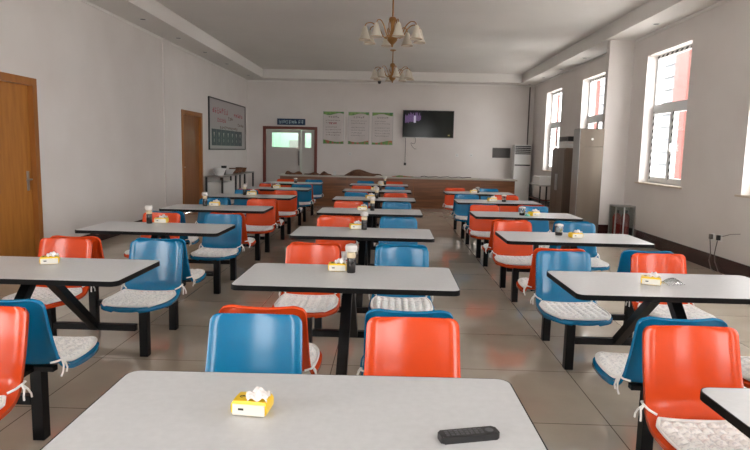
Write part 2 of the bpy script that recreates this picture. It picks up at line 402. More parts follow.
# ------------------------------------------------------------------ chairs
def catmull(P, n=6):
    out = []
    for i in range(len(P)-1):
        p0 = P[max(i-1, 0)]; p1 = P[i]; p2 = P[i+1]; p3 = P[min(i+2, len(P)-1)]
        for k in range(n):
            t = k/n
            out.append(tuple(.5*((2*p1[d]) + (-p0[d]+p2[d])*t + (2*p0[d]-5*p1[d]+4*p2[d]-p3[d])*t*t + (-p0[d]+3*p1[d]-3*p2[d]+p3[d])*t**3) for d in range(len(p1))))
    out.append(tuple(P[-1])); return out
# y, z, half width
PROF = [(-.264, .776, .190), (-.253, .725, .194), (-.236, .655, .196), (-.217, .588, .198), (-.195, .525, .200), (-.174, .472, .203), (-.137, .437, .209), (-.07, .421, .218), (.03, .416, .224), (.13, .419, .222), (.20, .422, .207), (.26, .421, .175), (.305, .412, .12)]
PR = catmull(PROF, 5)
LEN = [0]
for a, b in zip(PR, PR[1:]): LEN.append(LEN[-1] + math.hypot(b[0]-a[0], b[1]-a[1]))
TOT = LEN[-1]
def prof(s):
    s = min(max(s, 0), TOT-1e-6)
    for i in range(len(PR)-1):
        if LEN[i+1] >= s: break
    t = (s-LEN[i])/(LEN[i+1]-LEN[i]); a, b = PR[i], PR[i+1]
    y, z, w = (a[d]+(b[d]-a[d])*t for d in range(3))
    ty, tz = b[0]-a[0], b[1]-a[1]; l = math.hypot(ty, tz)
    return y, z, w, (-tz/l, ty/l) if True else None
def shell_pt(s, u, off=0):
    y, z, w, (ny, nz) = prof(s)
    if s < .036: w = w - .036 + math.sqrt(max(0, .036**2 - (.036-s)**2))      # rounded top corners
    if s > TOT-.02: w *= 1 - .25*((s-TOT+.02)/.02)**2
    back = 1 if s < .33 else max(0, 1-(s-.33)/.1)
    seat = 1-back
    o = off + .028*u*u*back + .012*abs(u)**3*seat - (.014*max(0, abs(u)-.86)/.14)
    return Vector((u*w, y+ny*o, z+nz*o))
assert prof(.1)[3][0] > 0 and prof(TOT-.2)[3][1] > 0

def make_shell(name, m, parent):
    mb = MB(); nu, nv = 16, 40
    def f(a, b):
        i, j = round(a*(nu+2)), round(b*(nv+2))
        ii = min(max(i-1, 0), nu); jj = min(max(j-1, 0), nv)
        rim = (i == 0 or i == nu+2 or j == 0 or j == nv+2)
        return shell_pt(.036*jj/7 if jj < 7 else .036+(TOT-.036)*(jj-7)/(nv-7), -1+2*ii/nu, -.02 if rim else 0)
    mb.grid(f, nu+2, nv+2)
    bmesh.ops.remove_doubles(mb.bm, verts=mb.bm.verts[:], dist=1e-5)
    return mb.build(name, m, parent, True, .005)
def make_cushion(parent):
    mb = MB(); n = 44; s0, s1 = .405, TOT-.03
    def base(a, b, h):
        u = -1+2*a; s = s0+(s1-s0)*b
        fw = 1 if b > .12 else .90+.1*(b/.12)
        y, z, w, nn = prof(s)
        return shell_pt(s, u*.91*fw, h)
    def top(a, b):
        e = min(1, min(a, 1-a)*10, min(b, 1-b)*10); e = math.sin(e*PI/2)
        p = base(a, b, 0); q = abs(math.sin(p.x*PI/.047)*math.sin(p.y*PI/.047))
        return base(a, b, .004 + e*(.007 + .017*q**.5))
    t = mb.grid(top, n, n); u_ = mb.grid(lambda a, b: base(a, b, .002), n, n)
    for i in range(n):
        for (p, q) in (((i, 0), (i+1, 0)), ((i, n), (i+1, n)), ((0, i), (0, i+1)), ((n, i), (n, i+1))):
            mb.bm.faces.new((t[p[0]][p[1]], t[q[0]][q[1]], u_[q[0]][q[1]], u_[p[0]][p[1]]))
    c = mb.build('cushion', M['cushion'], parent, True)
    path = [base(a/20, 1, .010) for a in range(21)]
    ring = [base(0, b/24, .010) for b in range(25)] + path[1:] + [base(1, 1-b/24, .010) for b in range(1, 25)] + [base(1-a/20, 0, .010) for a in range(1, 20)]
    MB().tube(ring+[ring[0]], .0075, 6).build('piping', M['piping'], c, True)
    for s in (-1, 1):
        mb = MB()
        mb.tube([(s*.175, -.118, .452), (s*.198, -.140, .462), (s*.212, -.165, .475), (s*.208, -.19, .475), (s*.18, -.205, .47)], .005, 6)
        mb.tube([(s*.212, -.16, .472), (s*.224, -.155, .455), (s*.226, -.145, .43), (s*.224, -.15, .41)], [.006, .0045, .004, .0045], 6)
        mb.tube([(s*.212, -.16, .472), (s*.226, -.175, .45), (s*.23, -.19, .425), (s*.226, -.2, .405)], [.006, .0045, .004, .0045], 6)
        mb.build('tie', M['piping'], c, True)
    return c
NEARP = .25
HALF = (1.848-.635-.335-NEARP)/2
def make_chair(colour):
    t = thing('canteen_chair', (0, 0, 0))
    make_shell('seat_shell', M[colour], t)
    make_cushion(t)
    MB().box(-.029, .029, -.029, .029, 0, .375, .002).build('leg', M['black'], t)
    MB().box(-.025, .025, -HALF+.014, .17, .376, .402, .002).box(-.12, .12, .07, .11, .376, .402, .002).box(-.12, .12, -.08, -.04, .376, .402, .002).build('seat_bracket', M['black'], t)
    return t
PROTO = {'orange': make_chair('orange'), 'blue': make_chair('blue')}
for p in PROTO.values():
    for o in [p]+list(p.children_recursive): KIDS[o.name] = list(o.children)
used = set()

# layout ---------------------------------------------------------------
W, D, Y0, P = 1.215, .635, 1.214, 1.848
COLS = {'left': (-2.034, 7), 'middle': (-.222, 7), 'right': (1.59, 6)}
ORD = ['front', 'second', 'third', 'fourth', 'fifth', 'sixth', 'seventh']
# near left, near right, far left, far right for every table; - leaves a seat out of the picture empty
SEATS = {
 'left':   ['--oo', 'obob', 'obob', 'bobo', 'bobo', 'obob', 'boob'],
 'middle': ['--bo', 'obob', 'obob', 'obob', 'obbo', 'obob', 'bobo'],
 'right':  ['--ob', 'bobo', 'obob', 'obob', 'bobo', 'boob'],
}
SEATS['left'][1] = 'obob'; SEATS['left'][3] = 'bobo'
def place_chair(col, x, y, rz, lab, grp):
    key = {'o': 'orange', 'b': 'blue'}[col]
    if key not in used: o = PROTO[key]; used.add(key)
    else: o = copy_tree(PROTO[key])
    o.location = (x, y, 0); o.rotation_euler = (0, 0, rz)
    tag(o, '%s plastic chair with white cushion, %s' % (key, lab), 'chair', grp)
    return o

def make_table():
    t = thing('dining_table')
    MB().prism(rrect(W-.008, D-.008, .041), .7285, .75).build('tabletop', M['top'], t)
    o = rrect(W, D, .045); i = rrect(W-.008, D-.008, .041)
    mb = MB(); n = len(o)
    vo = [[mb.bm.verts.new((x, y, z)) for x, y in o] for z in (.722, .7495)]
    vi = [[mb.bm.verts.new((x, y, z)) for x, y in i] for z in (.722, .7495)]
    for k in range(n):
        q = (k+1) % n
        mb.bm.faces.new((vo[0][k], vo[0][q], vo[1][q], vo[1][k])); mb.bm.faces.new((vo[1][k], vo[1][q], vi[1][q], vi[1][k]))
    mb.bm.faces.new(vo[0][::-1])
    mb.build('edge_band', M['edge'], t)
    yn, yf = -D/2-NEARP, D/2+.335                      # chair posts
    for s, ye in ((-1, yn), (1, yf)):
        MB().bar((0, s*.06, .70), (0, ye, .20), .055, .05, (0, 1, 0)).build('leg', M['black'], t)
        MB().box(-.288, .288, ye-.022, ye+.022, .18, .225, .002).build('cross_bar', M['black'], t)
    MB().box(-.35, .35, -.11, .11, .70, .722, .002).build('support_plate', M['black'], t)
    return t
TAB = make_table(); 
for o in [TAB]+list(TAB.children_recursive): KIDS[o.name] = list(o.children)
SHIFT = {('right', 1, 3): .035, ('left', 1, 3): .025, ('middle', 0, 3): .012}
first = True
TROT = {('middle', 0): .018, ('right', 0): .015, ('right', 1): .012}
ROWN = {'left': 'left row', 'middle': 'middle row', 'right': 'right row'}
for cn, (xc, n) in COLS.items():
    for r in range(n):
        yn = Y0+P*r; yc = yn+D/2; xc = COLS[cn][0]+(.016 if (cn, r) == ('middle', 0) else 0)
        t = TAB if first else copy_tree(TAB); first = False
        t.location = (xc, yc, 0); t.rotation_euler = (0, 0, TROT.get((cn, r), 0))
        pos = 'front' if r == 0 else ORD[r]
        tag(t, 'grey topped dining table on black V-shaped frame, %s in the %s' % ('nearest' if r == 0 else '%s from the front' % ORD[r], ROWN[cn]), 'table', 'dining tables of the %s' % ROWN[cn])
        for k, c in enumerate(SEATS[cn][r]):
            if c == '-': continue
            near = k < 2; sx = -1 if k % 2 == 0 else 1
            dy = -D/2-NEARP if near else D/2+.335
            a = TROT.get((cn, r), 0); dx = sx*.322 + SHIFT.get((cn, r, k), 0)
            place_chair(c, xc+dx*math.cos(a)-dy*math.sin(a), yc+dx*math.sin(a)+dy*math.cos(a), a+(0 if near else PI), '%s seat %s side of %s table, %s' % ('left' if sx < 0 else 'right', 'near' if near else 'far', pos, ROWN[cn]), 'chairs of the %s' % ROWN[cn])

# ------------------------------------------------------------------ things on the tables
ZT = .75
def make_tissue(crumple=1.0, seed=1):
    t = thing('tissue_pack'); rnd = random.Random(seed)
    b = bmesh.new(); bmesh.ops.create_cube(b, size=1)
    bmesh.ops.subdivide_edges(b, edges=b.edges[:], cuts=4, use_grid_fill=True)
    for v in b.verts:
        x, y, z = v.co*2
        k = 1-.10*abs(z)**4
        v.co = Vector((x*.052*k, y*.036*k,   .023+z*.023*(1-.12*(x*x+y*y)/2)))
    mb = MB(); mb.merge(b); mb.build('pack_body', M['yellow'], t, True)
    MB().box(-.047, .047, -.0385, -.0345, .004, .036, .001).build('front_label', M['film'], t)
    MB().box(-.030, -.014, -.0392, -.0385, .019, .025).build('logo', M['ink'], t)
    m2 = MB(); m2.tube([(-.028+.007*math.cos(a*.5), -.004+.006*math.sin(a*.5), .0455) for a in range(1, 11)], .0014, 5); m2.tube([(-.028, -.004, .0455), (-.018, -.001, .0455)], .0014, 5); m2.build('emblem', M['ink'], t)
    mb = MB(); ph = rnd.random()*6
    def f(a, b):
        u, v = a*2-1, b*2-1; r = math.sqrt(u*u+v*v)
        h = .043+.020*crumple*max(0, 1-.55*r*r) + .006*math.sin(5*u+ph+3*v)+.004*math.sin(9*v-4*u)
        return Vector((.018+.030*u+.004*math.sin(6*v+ph), .002+.032*v, max(h, .036)))
    mb.grid(f, 14, 14); mb.build('tissue', M['tissue'], t, True, .001)
    return t
def make_bottle():
    t = thing('sauce_bottle')
    MB().lathe([(.024, 0), (.026, .004), (.026, .078), (.023, .088)], n=20).build('bottle_body', M['sauce'], t, True)
    MB().lathe([(.0235, .0885), (.0262, .092), (.0262, .116), (.022, .122)], n=20).build('neck_label', M['label'], t, True)
    MB().lathe([(.018, .1225), (.034, .128), (.037, .15), (.032, .165), (.012, .172)], n=20).build('cap', M['cap'], t, True)
    return t
def make_cup():
    t = thing('toothpick_jar')
    MB().lathe([(.030, .0), (.034, .03)], n=18).build('jar_base', M['sauce'], t, True)
    MB().lathe([(.034, .0305), (.037, .085), (.036, .0851), (.0335, .032)], n=18, cap=False).build('jar_wall', M['clear'], t, True)
    MB().lathe([(.038, .0855), (.036, .098), (.01, .104)], n=18).build('lid', M['cap'], t, True)
    return t
TP = make_tissue(); BP = make_bottle(); CP = make_cup()
for q in (TP, BP, CP):
    for o in [q]+list(q.children_recursive): KIDS[o.name] = list(o.children)
seen = set()
def put(proto, x, y, rz, lab, cat, grp, sc=1):
    if proto.name not in seen: o = proto; seen.add(proto.name)
    else: o = copy_tree(proto)
    o.location = (x, y, ZT); o.rotation_euler = (0, 0, rz); o.scale = (sc, sc, sc)
    return tag(o, lab, cat, grp)
TISS = [('middle', 0, -.36, 1.56, -.10, .95), ('middle', 1, -.30, 3.52, .05, 1.05), ('middle', 2, -.30, 5.44, .2, 1.1), ('middle', 3, -.32, 7.16, 0, 1.1),
        ('middle', 4, -.29, 8.92, .3, 1.2), ('middle', 5, -.27, 10.8, .1, 1.2), ('middle', 6, -.19, 12.6, .1, 1.2),
        ('left', 1, -2.03, 3.50, .45, 1.0), ('left', 2, -2.13, 5.53, .1, 1.1), ('left', 3, -2.13, 7.25, .1, 1.15), ('left', 4, -2.09, 9.05, .1, 1.3), ('left', 5, -2.04, 10.8, 0, 1.2),
        ('right', 1, 1.49, 3.37, -.35, 1.0), ('right', 2, 1.63, 5.22, .2, 1.0), ('right', 3, 1.69, 7.0, .5, 1.1), ('right', 4, 1.53, 8.95, .2, 1.2), ('right', 5, 1.50, 10.75, .1, 1.1)]
for cn, r, x, y, rz, sc in TISS:
    put(TP, x, y, rz, 'yellow tissue pack with a tissue pulled out, on the %s table of the %s' % (ORD[r], ROWN[cn]), 'tissue pack', 'tissue packs on the tables', sc)
BOT = [('middle', 1, -.215, 3.47), ('middle', 2, -.222, 5.40), ('middle', 3, -.20, 7.14), ('middle', 4, -.19, 8.98), ('middle', 5, -.17, 10.82), ('middle', 6, -.10, 12.66),
       ('left', 2, -2.215, 5.46), ('left', 3, -2.24, 7.22), ('left', 4, -2.20, 9.05)]
for cn, r, x, y in BOT:
    put(BP, x, y, 0, 'dark sauce bottle with grey cap on the %s table of the %s' % (ORD[r], ROWN[cn]), 'bottle', 'sauce bottles on the tables')
for cn, r, x, y in [('right', 2, 1.52, 5.35), ('right', 3, 1.555, 7.02), ('right', 4, 1.70, 8.93), ('right', 5, 1.58, 10.8), ('left', 6, -1.98, 12.6), ('left', 5, -2.12, 10.85)]:
    put(CP, x, y, 0, 'clear plastic jar with a grey lid on the %s table of the %s' % (ORD[r], ROWN[cn]), 'jar', 'jars on the tables', 1.0)
# crumpled wrapper next to the tissue pack
mb = MB()
def wr(a, b):
    u, v = a*2-1, b*2-1
    return Vector((u*.055, v*.04, .006+.03*(1-u*u)*(1-v*v)+.006*abs(math.sin(7*u+3*v))))
mb.grid(wr, 14, 12); o = mb.build('plastic_wrapper', M['clear'], None, True, .001); o.location = (1.605, 3.36, ZT); o.rotation_euler[2] = .3
tag(o, 'crumpled clear plastic wrapper beside the tissue pack on the second right row table', 'wrapper')
mb = MB(); mb.grid(lambda a, b: Vector(((a*2-1)*.03, (b*2-1)*.022, .003+.03*(1-(a*2-1)**2)*(.6+.4*math.sin(9*b))*(1-(b*2-1)**4)+.001)), 12, 12)
o = mb.build('green_napkin', M['greenp'], None, True, .001); o.location = (1.60, 6.93, ZT); o.rotation_euler[2] = .8
tag(o, 'small crumpled green wrapper beside the jar on the fourth right row table', 'wrapper')
# remote control
t = thing('remote_control', (.215, 1.445, ZT), .25, 'long black remote control lying on the nearest middle table', 'remote control')
mb = MB().prism(rrect(.155, .042, .008), .0, .018); bmesh.ops.bevel(mb.bm, geom=mb.bm.edges[:], offset=.003, segments=2, affect='EDGES'); mb.build('remote_body', M['rubber'], t, True)
for i in range(8):
    for j in range(3):
        MB().box(-.062+i*.013, -.054+i*.013, -.013+j*.010, -.007+j*.010, .018, .0195).build('button', M['button'], t)
MB().lathe([(.011, .018), (.010, .0195)], cx=.055, n=16).build('button', M['button'], t)

# ------------------------------------------------------------------ chandeliers
def make_chandelier():
    t = thing('chandelier')
    MB().lathe([(.07, 0), (.068, -.015), (.03, -.03), (.012, -.035)], n=20).build('canopy', M['gold'], t, True)
    MB().tube([(0, 0, -.03), (0, 0, -.31)], .012, 10).build('rod', M['gold'], t, True)
    MB().lathe([(.012, -.29), (.05, -.31), (.062, -.34), (.05, -.35), (.03, -.40), (.026, -.48), (.05, -.55), (.075, -.60), (.078, -.635), (.05, -.67), (.02, -.70), (.012, -.73), (.002, -.74)], n=20).build('body', M['gold'], t, True)
    mb = MB()
    for k in range(8):
        a = 2*PI*(k+.5)/8; c, s = math.cos(a), math.sin(a)
        mb.tube([(r*c, r*s, z) for r, z in ((.05, -.34), (.062, -.40), (.058, -.47), (.065, -.55))], .006, 6)
    mb.build('scroll', M['gold'], t, True)
    for k in range(8):
        a = 2*PI*k/8+.2; c, s = math.cos(a), math.sin(a)
        pr = catmull([(.06, -.56), (.11, -.60), (.17, -.56), (.23, -.46), (.31, -.40), (.39, -.41), (.42, -.46)], 4)
        arm = MB().tube([(r*c, r*s, z) for r, z in pr], .008, 7).build('arm', M['gold'], t, True)
        MB().lathe([(.018, -.455), (.03, -.47), (.04, -.50), (.052, -.545), (.068, -.60), (.088, -.645), (.092, -.655), (.088, -.652), (.064, -.60), (.036, -.50), (.014, -.465)], cx=.42*c, cy=.42*s, n=20, cap=False).build('lamp_shade', M['shade'], arm, True)
        MB().lathe([(.0925, -.656), (.0925, -.651), (.0905, -.651), (.0905, -.656)], cx=.42*c, cy=.42*s, n=20, cap=False).build('shade_rim', M['gold'], arm, True)
    return t
ch = make_chandelier(); ch.location = (-.015, 9.3, ZC)
tag(ch, 'brass chandelier with eight bell shades, nearer and larger of the two', 'chandelier', 'ceiling chandeliers')
c2 = copy_tree(ch); c2.location = (0.0, 14.1, ZC)
tag(c2, 'brass chandelier with eight bell shades, farther one near the back wall', 'chandelier', 'ceiling chandeliers')

# ------------------------------------------------------------------ back wall things
YW = YB-.001
t = thing('door_sign', (-3.05, YW, 2.27), 0, 'dark blue sign with pale characters above the grey double door', 'sign')
PN = MB().box(-.43, .43, -.025, 0, -.095, .095).build('sign_panel', M['navy'], t)
mb = MB(); glyphs(mb, -.38, .39, -.055, .055, -.026, 8, .013, random.Random(3), dens=7); ink_on(PN, mb, M['signtext'])
for i, xc in enumerate((-1.755, -.99, -.265)):
    rnd = random.Random(20+i)
    t = thing('poster', (xc, YW, 2.12), 0, 'framed white poster with green border, %s of the three on the back wall' % ('leftmost', 'middle one', 'rightmost')[i], 'poster', 'back wall posters')
    w, h = .31, .48
    PN = MB().box(-w, w, -.02, 0, -h, h).build('poster_board', M['paper'], t)
    MB().box(-w-.015, -w, -.03, 0, -h-.012, h+.012).box(w, w+.015, -.03, 0, -h-.012, h+.012).box(-w, w, -.03, 0, h, h+.012).box(-w, w, -.03, 0, -h-.012, -h).build('poster_frame', M['steel'], t)
    mb = MB(); mb.grid(lambda a, b: Vector((-w+2*w*a, -.022, h-b*(.07+.03*math.sin(6*a+i)))), 16, 1); mb.build('top_band', M['green'], t)
    mb = MB(); mb.grid(lambda a, b: Vector((-w+2*w*a, -.022, -h+b*(.09+.035*math.sin(4*a+2+i)))), 16, 1); mb.build('food_picture', M['food'], t)
    mb = MB(); glyphs(mb, -.16, .18, .30, .355, -.022, 5, .012, rnd); ink_on(PN, mb, M['grey_ink'])
    mb = MB()
    for z in (.22, .15, .02, -.06, -.14, -.22): glyphs(mb, -.24, rnd.choice((.1, .2, .24)), z-.016, z+.016, -.022, 9, .007, rnd, dens=4)
    ink_on(PN, mb, M['grey_ink'] if i else M['brown_ink'])
    if i == 0: mb = MB(); glyphs(mb, -.14, .10, .10, .17, -.0225, 4, .012, rnd); ink_on(PN, mb, M['red_ink'])
# television
t = thing('television', (1.12, YW, 2.27), 0, 'flat black television mounted on the back wall', 'television')
MB().box(-.77, .77, -.09, -.035, -.40, .42, .004).build('casing', M['ink'], t)
MB().box(-.2, .2, -.035, 0, -.2, .2).build('wall_mount', M['darkmetal'], t)
sc = MB().box(-.75, .75, -.0915, -.09, -.375, .40).build('screen', M['screen'], t)
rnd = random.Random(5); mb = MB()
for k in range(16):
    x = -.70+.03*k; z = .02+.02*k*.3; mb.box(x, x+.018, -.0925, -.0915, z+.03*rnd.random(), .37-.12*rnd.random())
mb.build('violet_reflection', M['refl_purple'], sc)  # strips painting a window's reflection on the switched-off screen
MB().box(-.44, -.38, -.0935, -.0925, .05, .26).build('pale_reflection', M['refl_white'], sc)  # bright spot of the painted reflection
MB().box(.60, .66, -.0925, -.0915, -.33, -.29).build('yellow_mark', M['scr_yellow'], sc)  # small glowing yellow mark low on the right
MB().box(-.76, .76, -.092, -.088, -.40, -.385).build('bezel_strip', M['steel'], t)
tag(MB().tube([(.45, YB-.0095, 1.87), (.45, YB-.0095, 1.11)], .009, 6).build('power_cable', M['cable']), 'straight black cable hanging below the television to a black adapter', 'cable')
tag(MB().box(.415, .485, YB-.03, YB, 1.03, 1.11).build('power_adapter', M['ink']), 'small black adapter on the back wall below the television', 'adapter')
tag(MB().tube([(.70+.09*math.sin(a*.6)*(.4+a/14), YB-.0075, 1.86-.3*(a/12)+.05*math.sin(a)) for a in range(13)], .007, 6).build('loose_cable', M['cable'], smooth=True), 'thin looped wire dangling under the television', 'cable')
for x, z, lb in ((2.03, 1.37, 'small white wall socket right of the television, left one of two'), (2.46, 1.38, 'small white wall socket right of the television, right one of two'), (-1.24, 1.34, 'small wall switch plate below the middle poster')):
    t = thing('wall_socket', (x, YW, z), 0, lb, 'socket')
    MB().box(-.043, .043, -.008, 0, -.043, .043, .002).build('plate', M['white'], t)
    MB().box(-.012, -.006, -.0095, -.008, -.015, .015).box(.006, .012, -.0095, -.008, -.015, .015).build('slot', M['ink'], t)
t = thing('wall_vent', (3.37, YW, 1.47), 0, 'dark grey slatted vent panel on the back wall beside the air conditioner', 'vent')
MB().box(-.27, .27, -.03, 0, -.15, .15, .003).build('vent_frame', M['vent'], t)
mb = MB()
for k in range(9): mb.box(-.24, .24, -.036, -.03, -.13+k*.03, -.118+k*.03)
mb.build('slats', M['darkmetal'], t)
# white floor standing air conditioner
t = thing('air_conditioner', (3.93, 18.22, 0), 0, 'white floor-standing air conditioner with black grille in the back right corner', 'air conditioner')
MB().box(-.25, .25, -.17, .2, 0, 1.72, .012).build('cabinet_body', M['white'], t)
MB().box(-.23, .23, -.176, -.17, 1.44, 1.69).build('grille_recess', M['ink'], t)
mb = MB()
for k in range(4): mb.box(-.23, .23, -.182, -.176, 1.475+k*.056, 1.487+k*.056)
mb.build('louvre', M['white'], t)
MB().box(-.23, .23, -.176, -.17, 1.10, 1.14).build('control_strip', M['ink'], t)
MB().box(-.22, .22, -.174, -.17, .05, 1.05, .002).build('front_panel', M['white'], t)

# serving counter
t = thing('serving_counter', (.185, 15.8, 0), 0, 'long brown wooden serving counter with pale top before the back wall', 'counter')
w = 3.03
MB().box(-w, w, -.28, .3, .0, .755).build('counter_front', M['counterwood'], t)
MB().box(-w-.05, w+.05, -.34, .34, .755, .79, .004).build('counter_top', M['countertop'], t)
mb = MB()
for k in range(7): mb.box(-w+.86*k+.01, -w+.86*k+.03, -.283, -.28, .03, .75)
mb.build('panel_joint', M['doordark'], t)
ZK = .79
def lump(x, y, rx, ry, h, seed, label, m='cloth', name='folded_cloth', cat='cloth'):
    rnd = random.Random(seed); ph = [rnd.random()*6 for _ in range(4)]
    mb = MB()
    def f(a, b):
        an = a*2*PI; r = b
        k = 1+.15*math.sin(3*an+ph[0])+.08*math.sin(7*an+ph[1])
        z = h*(1-r**6)*(.7+.3*math.sin(4*r*math.cos(an)+ph[2]))*(.85+.15*math.sin(5*r*math.sin(an)+ph[0]))+.004*math.sin(14*an*r+ph[3])*(1-r)
        return Vector((rx*r*k*math.cos(an), ry*r*k*math.sin(an), max(z, 0)+.001))
    mb.grid(f, 36, 8); bmesh.ops.remove_doubles(mb.bm, verts=mb.bm.verts[:], dist=1e-5)
    o = mb.build(name, M[m], None, True); o.location = (x, y, ZK)
    return tag(o, label, cat, 'bundles on the counter')
lump(-2.55, 15.75, .22, .14, .10, 1, 'dark brown cloth bundle on the left end of the counter')
lump(-2.05, 15.8, .20, .13, .07, 2, 'flat dark brown cloth bundle, second from the left on the counter')
lump(-1.70, 15.7, .16, .12, .10, 3, 'dark brown cloth bundle beside a pale cup on the counter')
lump(-.75, 15.8, .48, .2, .17, 4, 'large heap of brown cloth in the middle left of the counter')
lump(.35, 15.75, .3, .12, .04, 6, 'low green and brown packet lying mid counter', 'food', 'flat_packet', 'packet')
lump(-.2, 15.6, .22, .1, .035, 7, 'low pale packet lying on the counter before the brown heap', 'film', 'flat_packet', 'packet')
tag(MB().lathe([(.035, ZK), (.045, ZK+.11)], cx=-1.45, cy=15.7, n=16).build('cup', M['white'], smooth=True), 'pale cup standing between brown bundles on the counter', 'cup')
tag(MB().tube([(.8+.1*k, 15.68+.06*math.sin(k*1.3), ZK+.012+.012*(1+math.sin(k*2.1))) for k in range(14)], .010, 6).build('cable_coil', M['cable'], smooth=True), 'grey cable snaking along the counter top under the television', 'cable')

# ------------------------------------------------------------------ left wall things
t = thing('notice_board', (XL+.001, 16.35, 2.03), 0, 'large framed notice board with red text and dark blue pictures, left wall', 'notice board')
hw, hh = 1.78, .61
PN = MB().box(0, .02, -hw, hw, -hh, hh).build('board_face', M['board'], t)
MB().box(0, .035, -hw-.03, -hw, -hh-.03, hh+.03).box(0, .035, hw, hw+.03, -hh-.03, hh+.03).box(0, .035, -hw, hw, hh, hh+.03).box(0, .035, -hw, hw, -hh-.03, -hh).build('board_frame', M['darkmetal'], t)
rnd = random.Random(9)
mb = MB(); glyphs(mb, -1.55, -.1, .28, .42, .021, 7, .02, rnd, 'y', 6); glyphs(mb, .5, 1.5, .25, .36, .021, 5, .02, rnd, 'y', 6); glyphs(mb, -1.1, -.3, .06, .17, .021, 5, .02, rnd, 'y', 6); ink_on(PN, mb, M['red_ink'])
mb = MB(); glyphs(mb, -.9, .9, -.10, -.03, .021, 12, .018, rnd, 'y', 6); glyphs(mb, -.1, .4, .15, .24, .021, 3, .02, rnd, 'y', 5); glyphs(mb, .9, 1.6, .02, .10, .021, 4, .018, rnd, 'y', 6); ink_on(PN, mb, M['brown_ink'])
for k in range(7):
    y = -1.60+.43*k
    p = MB().box(.0205, .023, y, y+.41, -.53, -.12).build('picture', M['boardblue'], t)
    mb = MB()
    vs = [mb.bm.verts.new((.024, y+a, z)) for a, z in ((.15, -.20), (.25, -.20), (.20, -.33))]; mb.bm.faces.new(vs); mb.box(.0232, .0245, y+.185, y+.215, -.44, -.36); mb.build('shirt_motif', M['board'], p)
t = thing('side_table', (-4.16, 15.75, 0), 0, 'narrow steel side table against the left wall under the notice board', 'table')
MB().box(-.22, .22, -1.65, 1.65, .75, .78, .003).build('table_top', M['steel'], t)
for y in (-1.6, -.35, .6, 1.6):
    for x in (-.19, .19): MB().box(x-.02, x+.02, y-.02, y+.02, 0, .75).build('leg', M['darkmetal'], t)
MB().box(-.2, .2, -1.55, -.5, .05, .62).build('lower_panel', M['white'], t)
zz = .78
def bowl(x, y, r, h, lab, m='white', name='bowl', cat='bowl'):
    o = MB().lathe([(r*.55, 0), (r, h), (r*.93, h), (r*.5, .012)], n=18).build(name, M[m], None, True); o.location = (x, y, zz); tag(o, lab, cat, 'things on the side table')
bowl(-4.15, 14.55, .17, .17, 'white basin on the near end of the steel side table')
bowl(-4.15, 15.3, .20, .12, 'wide white bowl beside a dark jar on the steel side table')
bowl(-4.15, 14.95, .07, .22, 'dark jar between two white basins on the steel side table', 'ink', 'jar', 'jar')
for i, y in enumerate((15.75, 16.1, 16.45, 16.9)):
    bowl(-4.14, y, .10, .14-.02*(i % 2), 'dark brown pot on side table, %s from the near end of four' % ('first', 'second', 'third', 'fourth')[i], 'cloth', 'pot', 'pot')

# ------------------------------------------------------------------ right wall things
t = thing('tall_cabinet', (3.64, 11.2, 0), 0, 'tall champagne metal cabinet with small round logo against the right pilaster', 'cabinet')
MB().box(-.225, .2, -.17, .2, .03, 1.94, .008).build('cabinet_body', M['champ'], t)
MB().box(-.223, .198, -.19, -.172, 1.62, 1.93, .004).build('upper_panel', M['champ'], t)
MB().box(-.223, .198, -.19, -.172, .08, 1.61, .004).build('door', M['champ'], t)
MB().box(-.235, -.226, -.185, .19, .08, 1.93, .003).build('side_trim', M['steel'], t)
o = MB().lathe([(.022, 0), (.022, .003)], n=18).build('logo', M['white'], t); o.rotation_euler[0] = PI/2; o.location = (-.01, -.191, 1.75)
MB().box(-.20, .18, -.15, .18, 0, .03).build('plinth', M['darkmetal'], t)
t = thing('storage_cabinet', (3.93, 13.03, 0), 0, 'dark bronze double-door cabinet beyond the tall champagne cabinet', 'cabinet')
MB().box(-.32, .32, -.47, .47, .06, 1.60, .006).build('cabinet_body', M['cab'], t)
for s in (-1, 1):
    dd = MB().box(-.342, -.322, (-.465 if s < 0 else .004), (-.004 if s < 0 else .465), .09, 1.57, .003).build('door', M['cab'], t)
    MB().box(-.365, -.343, s*.05-.01, s*.05+.01, .7, 1.05, .003).build('handle', M['steel'], dd)
MB().box(-.30, .30, -.45, .45, 0, .06).build('plinth', M['darkmetal'], t)
MB().box(-.28, .30, -.478, -.471, .1, 1.55, .002).build('side_panel', M['cab'], t)
t = thing('dish_basket', (3.85, 12.85, 1.60), 0, 'white wire basket of dishes on the bronze cabinet', 'basket')
mb = MB()
for k in range(9): mb.box(-.18, -.176, -.22+k*.055, -.215+k*.055, 0, .14); mb.box(.176, .18, -.22+k*.055, -.215+k*.055, 0, .14)
for k in range(7): mb.box(-.18+k*.06, -.176+k*.06, -.224, -.22, 0, .14)
for z in (0, .07, .135): mb.box(-.183, -.176, -.226, .226, z, z+.006); mb.box(.176, .183, -.226, .226, z, z+.006); mb.box(-.18, .18, -.226, -.22, z, z+.006); mb.box(-.18, .18, .22, .226, z, z+.006)
mb.box(-.18, .18, -.22, .22, .001, .008)
mb.build('basket_wire', M['white'], t)
mb = MB().lathe([(.10, .012), (.13, .09), (.12, .09), (.09, .02)], n=18); mb.build('bowl', M['white'], t, True)
t = thing('dark_tray', (3.88, 13.1, 1.742), 0, 'flat dark appliance resting above the wire basket on the bronze cabinet', 'appliance')
MB().box(-.2, .3, -.42, .25, 0, .10, .006).build('casing', M['darkmetal'], t)
MB().box(-.203, -.2, -.35, .1, .02, .08).build('front_plate', M['ink'], t)
